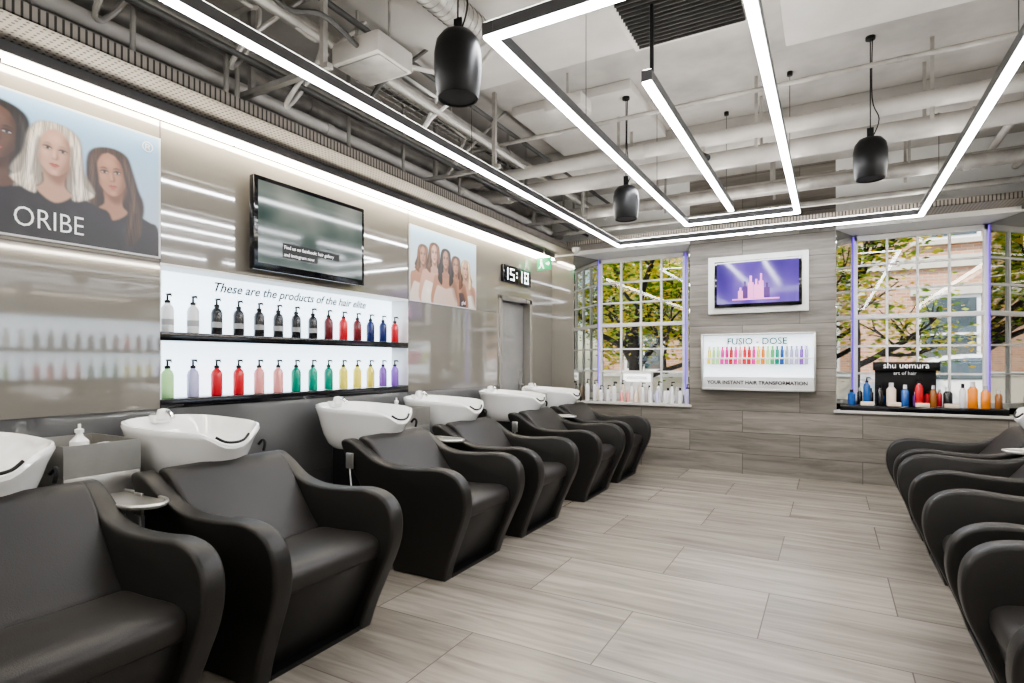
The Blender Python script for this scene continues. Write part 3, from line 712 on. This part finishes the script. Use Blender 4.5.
x0,x1,z0,z1=-1.345,-.14,.97,1.63
d.box(x0,x1,YB-.02,YB,z0,z1,M_steel)
d.box(x0,x1,YB-.12,YB-.02,z0,z0+.025,M_steel,.003); d.box(x0,x1,YB-.12,YB-.02,z1-.02,z1,M_steel,.003); d.box(x0,x0+.02,YB-.12,YB-.02,z0,z1,M_steel,.003); d.box(x1-.02,x1,YB-.12,YB-.02,z0,z1,M_steel,.003)
d.box(x0+.021,x1-.021,YB-.03,YB-.021,z0+.026,z1-.021,M_disp)
d.box(x0+.021,x1-.021,YB-.118,YB-.031,1.335,1.35,M_white,.002)
d.box(x0+.021,x1-.021,YB-.11,YB-.10,z0+.026,1.13,M_strip,.002)
do=d.obj()
M_teal=mat('ink_teal',(.03,.16,.16),.6,spec=.1); M_ink=mat('ink_grey',(.02,.02,.02),.6,spec=.1)
text('FUSIO - DOSE',(-.745,YB-.034,1.505),RB,.105,M_teal,do,align='CENTER',off=.002)
text('YOUR INSTANT HAIR TRANSFORMATION',(-.745,YB-.113,1.045),RB,.056,M_ink,do,align='CENTER',off=.0014)
b=MB('hair_treatment_vials')
seq=['y','g','g','m','m','r','m','p','r','r','m','y','o','g','gg','t','b','s','l','l','v','l']
for i,k in enumerate(seq):
    x=x0+.09+i*(x1-x0-.18)/21
    b.lathe([(.017,0),(.019,.01),(.019,.08),(.012,.095),(.012,.13),(.0,.132)],(x,YB-.075,1.351),C[k],12)
    b.box(x-.022,x+.022,YB-.119,YB-.1185,1.27,1.334,C[k])
b.obj()

# ---------------------------------------------------------------- window sill products
def jar(b,x,y,z,m,h,r,kind):
    if kind==0: pump(b,x,y,z,m,h,r)
    elif kind==1: b.lathe([(r*.95,0),(r,.005),(r,h*.7),(r*.5,h*.82),(r*.45,h*.82)],(x,y,z),m,14); b.lathe([(r*.5,0),(r*.5,h*.2)],(x,y,z+h*.8),random.choice([M_black,C['w'],C['s']]),12)
    else: b.lathe([(r*.75,0),(r*.78,h*.25)],(x,y,z),C['w'],14); b.lathe([(r*.9,0),(r,h*.4),(r*.9,h*.75),(0,h*.76)],(x,y,z+h*.25),m,14)
b=MB('hair_product_bottles')
for i in range(15):
    x=-2.86+i*.094
    jar(b,x,7.20+.03*(i%2),ZS+.001,C[random.choice(['w','w','c','w','s','w','p','l'])],random.uniform(.15,.24),random.uniform(.024,.034),random.choice([0,1,1,2]))
for i in range(10):
    x=-2.78+i*.12
    jar(b,x,7.36,ZS+.001,C[random.choice(['w','w','c','w','c','s'])],random.uniform(.18,.27),.03,random.choice([0,1]))
b.obj()
b=MB('lightbox_sign'); b.box(-2.45,-2.05,7.44,7.50,ZS,ZS+.38,M_white,.005); b.box(-2.43,-2.07,7.436,7.44,ZS+.26,ZS+.36,M_signw); o=b.obj()
text('KÉRASTASE',(-2.25,7.434,ZS+.29),RB,.055,M_ink,o,align='CENTER')
b=MB('shop_display_stand')
b.box(.09,1.50,YB-.03,YB+.21,ZS,ZS+.06,M_blackgl,.004)
b.box(.42,.96,YB+.20,YB+.21,ZS+.06,ZS+.50,M_black,.003); b.box(.40,.98,YB+.10,YB+.21,ZS+.43,ZS+.52,M_black,.003)
for x in (.34,.58,.82,1.06): b.box(x-.06,x+.06,YB-.02,YB+.04,ZS+.06,ZS+.10,C['c'],.003)
o=b.obj()
text('shu uemura',(.69,YB+.098,ZS+.455),RB,.085,M_txtw,o,align='CENTER'); text('art of hair',(.69,YB+.198,ZS+.385),RB,.05,M_txtw,o,align='CENTER')
b=MB('hair_product_bottles')
its=[(.20,'b',.16,.035,1),(.34,'b',.24,.034,0),(.46,'k',.22,.03,1),(.56,'c',.24,.045,1),(.68,'b',.22,.036,1),(.80,'r',.24,.036,0),(.92,'a',.22,.03,1),(1.04,'k',.20,.04,1),(1.16,'w',.24,.028,1),(1.24,'o',.26,.042,1),(1.34,'o',.22,.04,1),(1.44,'a',.18,.03,1)]
for x,k,h,r,kd in its: jar(b,x,YB+.085,ZS+.061,C[k],h,r,kd)
for i in range(8): jar(b,.28+i*.1,YB+.16,ZS+.061,C[random.choice(['b','v','a','k','r'])],random.uniform(.12,.18),.026,1)
b.obj()

# ---------------------------------------------------------------- outside
M_brick,nt,bb=newmat('street_brick')
tc=nt.nodes.new('ShaderNodeTexCoord'); sx=nt.nodes.new('ShaderNodeSeparateXYZ'); cb=nt.nodes.new('ShaderNodeCombineXYZ'); br=nt.nodes.new('ShaderNodeTexBrick')
nt.links.new(tc.outputs['Object'],sx.inputs[0]); nt.links.new(sx.outputs[0],cb.inputs[0]); nt.links.new(sx.outputs[2],cb.inputs[1]); nt.links.new(cb.outputs[0],br.inputs['Vector'])
br.inputs['Scale'].default_value=1; br.inputs['Brick Width'].default_value=.23; br.inputs['Row Height'].default_value=.08; br.inputs['Mortar Size'].default_value=.008
br.inputs['Color1'].default_value=(.40,.20,.12,1); br.inputs['Color2'].default_value=(.50,.30,.19,1); br.inputs['Mortar'].default_value=(.48,.40,.32,1)
nt.links.new(br.outputs['Color'],bb.inputs['Base Color']); bb.inputs['Roughness'].default_value=.9
M_dgl=mat('dark_window_glass',(.05,.07,.08),.05); M_pave=mat('pavement',(.30,.29,.27),.8,var=.1); M_bark=mat('bark',(.03,.022,.017),.9,var=.3,vs=8)
M_stone=mat('pale_stone',(.55,.50,.41),.8)
g=MB('street_ground'); g.box(-30,30,8.01,40,-.3,-.02,M_pave); g.obj()
h=MB('brick_building')
YH=18
h.box(-16,16,YH,YH+1,-.02,12,M_brick)
for z in (1.0,4.4,7.8): 
    for x in [-13+k*2.6 for k in range(11)]:
        h.box(x-.65,x+.65,YH-.04,YH+.02,z,z+2.0,M_white); h.box(x-.56,x+.56,YH-.06,YH-.04,z+.09,z+1.91,M_dgl)
        h.box(x-.02,x+.02,YH-.08,YH-.05,z+.05,z+1.95,M_white); h.box(x-.6,x+.6,YH-.08,YH-.05,z+.98,z+1.04,M_white)
        h.box(x-.8,x+.8,YH-.12,YH,z+2.0,z+2.25,M_stone); h.box(x-.8,x+.8,YH-.14,YH,z-.12,z,M_stone)
h.box(-16,16,YH-.1,YH,3.7,4.0,M_stone); h.box(-16,16,YH-.1,YH,7.1,7.35,M_stone)
h.obj()
h=MB('garden_wall'); h.box(-16,16,15.4,15.6,-.02,.9,M_stone); h.box(-16,16,15.35,15.65,.9,1.0,M_white); h.obj()
M_leaf=[]
for i,c in enumerate([(.36,.48,.03),(.20,.33,.03),(.60,.55,.05),(.10,.20,.02),(.66,.46,.06)]):
    m,nt,bb=newmat('leaf_%d'%i); bb.inputs['Base Color'].default_value=c+(1,); bb.inputs['Roughness'].default_value=.5
    tr=nt.nodes.new('ShaderNodeBsdfTranslucent'); tr.inputs[0].default_value=tuple(min(1,q*1.4) for q in c)+(1,); mx=nt.nodes.new('ShaderNodeMixShader'); mx.inputs[0].default_value=.45
    out=nt.nodes['Material Output']; nt.links.new(bb.outputs[0],mx.inputs[1]); nt.links.new(tr.outputs[0],mx.inputs[2]); nt.links.new(mx.outputs[0],out.inputs[0]); M_leaf.append(m)
def tree(x,y,height,spread,nl,seed):
    rnd=random.Random(seed); t=MB('street_tree'); tips=[]
    def branch(p,dr,ln,r,dep):
        pts=[p]; q=Vector(p); dd=Vector(dr)
        for k in range(4):
            dd=(dd+Vector((rnd.uniform(-.25,.25),rnd.uniform(-.25,.25),rnd.uniform(-.12,.2)))).normalized(); q=q+dd*ln/4; pts.append(tuple(q))
            if dep<=2: tips.append(tuple(q))
        if min(a[1] for a in pts)>8.2: t.tube(pts,[r,r*.6],M_bark,7,smooth=2)
        if dep>0:
            for k in range(3 if dep>1 else 4):
                s=rnd.choice(pts[2:]); nd=(dd+Vector((rnd.uniform(-1,1),rnd.uniform(-1,1),rnd.uniform(-.5,.7)))).normalized()
                branch(s,nd,ln*.72,r*.6,dep-1)
    t.tube([(x,y,-.02),(x+.05,y,height*.3),(x-.04,y+.05,height*.45)],[.15,.12],M_bark,10,smooth=3)
    for k in range(6):
        a=k*pi/3+rnd.random(); branch((x,y,height*(.2+.05*k)),(math.cos(a),math.sin(a),.5),spread*.6,.06,3)
    for k in range(nl):
        c=Vector(rnd.choice(tips))+Vector((rnd.gauss(0,.26),rnd.gauss(0,.26),rnd.gauss(0,.24)))
        if c.y<8.3 or c.z<.05: continue
        R=Matrix.Rotation(rnd.uniform(0,2*pi),4,'Z')@Matrix.Rotation(rnd.uniform(-1.2,1.2),4,'X'); s=rnd.uniform(.03,.075)
        vs=[c+R@Vector(v) for v in ((-s,0,0),(0,-s*.55,0),(s,0,0),(0,s*.55,0))]
        t.add(vs,[(0,1,2,3)],rnd.choice(M_leaf))
    t.obj()
tree(-3.4,11.0,4.2,2.3,15000,3)
tree(-6.6,13.2,5,2.6,14000,5)
tree(-2.6,13.6,5,2.0,9000,21)
tree(.25,10.9,5.8,1.4,4500,11)
tree(4.9,12.0,5,2.3,9000,8)
def car(x,y):
    b=MB('parked_car'); Mp=mat('car_paint_white',(.75,.76,.78),.15,coat=1,var=.01); Mt=mat('tyre_rubber',(.02,.02,.02),.8)
    side=cr([(-2.1,.35),(-2.15,.65),(-1.95,.88),(-1.2,.95),(-.7,1.38),(.2,1.45),(.9,1.40),(1.5,1.02),(2.05,.92),(2.15,.6),(2.1,.35)],5)
    b.rprof(side,-.85,.85,.12,Mp)
    win=cr([(-1.05,.97),(-.62,1.32),(.2,1.38),(.82,1.33),(1.3,1.0)],4); b.rprof(win,-.872,.872,.02,M_dgl)
    for wx in (-1.35,1.35):
        for wy in (-.8,.8): b.tube([(wx,wy-.1,.31),(wx,wy+.1,.31)],.33,Mt,20); b.tube([(wx,wy-.11,.31),(wx,wy+.11,.31)],.2,M_steel,16)
    b.obj(loc=(x,y,0))
car(2.4,13.9)

# ---------------------------------------------------------------- lighting
W=bpy.data.worlds.new('sky'); S.world=W; W.use_nodes=True; nt=W.node_tree
sk=nt.nodes.new('ShaderNodeTexSky'); sk.sky_type='NISHITA'; sk.sun_disc=False; sk.sun_elevation=math.radians(48); sk.sun_rotation=math.radians(200)
bg=nt.nodes['Background']; nt.links.new(sk.outputs[0],bg.inputs[0]); bg.inputs[1].default_value=.5
sl=bpy.data.lights.new('sun','SUN'); sl.energy=7; sl.angle=.02; sl.color=(1,.93,.82); so=bpy.data.objects.new('sun',sl); S.collection.objects.link(so)
so.rotation_euler=Vector((-.45,-.75,1.0)).to_track_quat('Z','Y').to_euler(); so.location=(-5,-10,20)

# ---------------------------------------------------------------- camera
cam=bpy.data.cameras.new('camera'); co=bpy.data.objects.new('camera',cam); S.collection.objects.link(co)
cam.sensor_width=36; cam.lens=570/1024*36; cam.shift_y=20.5/1024; cam.clip_start=.02
co.location=(0,0,1.3); co.rotation_euler=(pi/2,0,math.radians(29.2)); S.camera=co
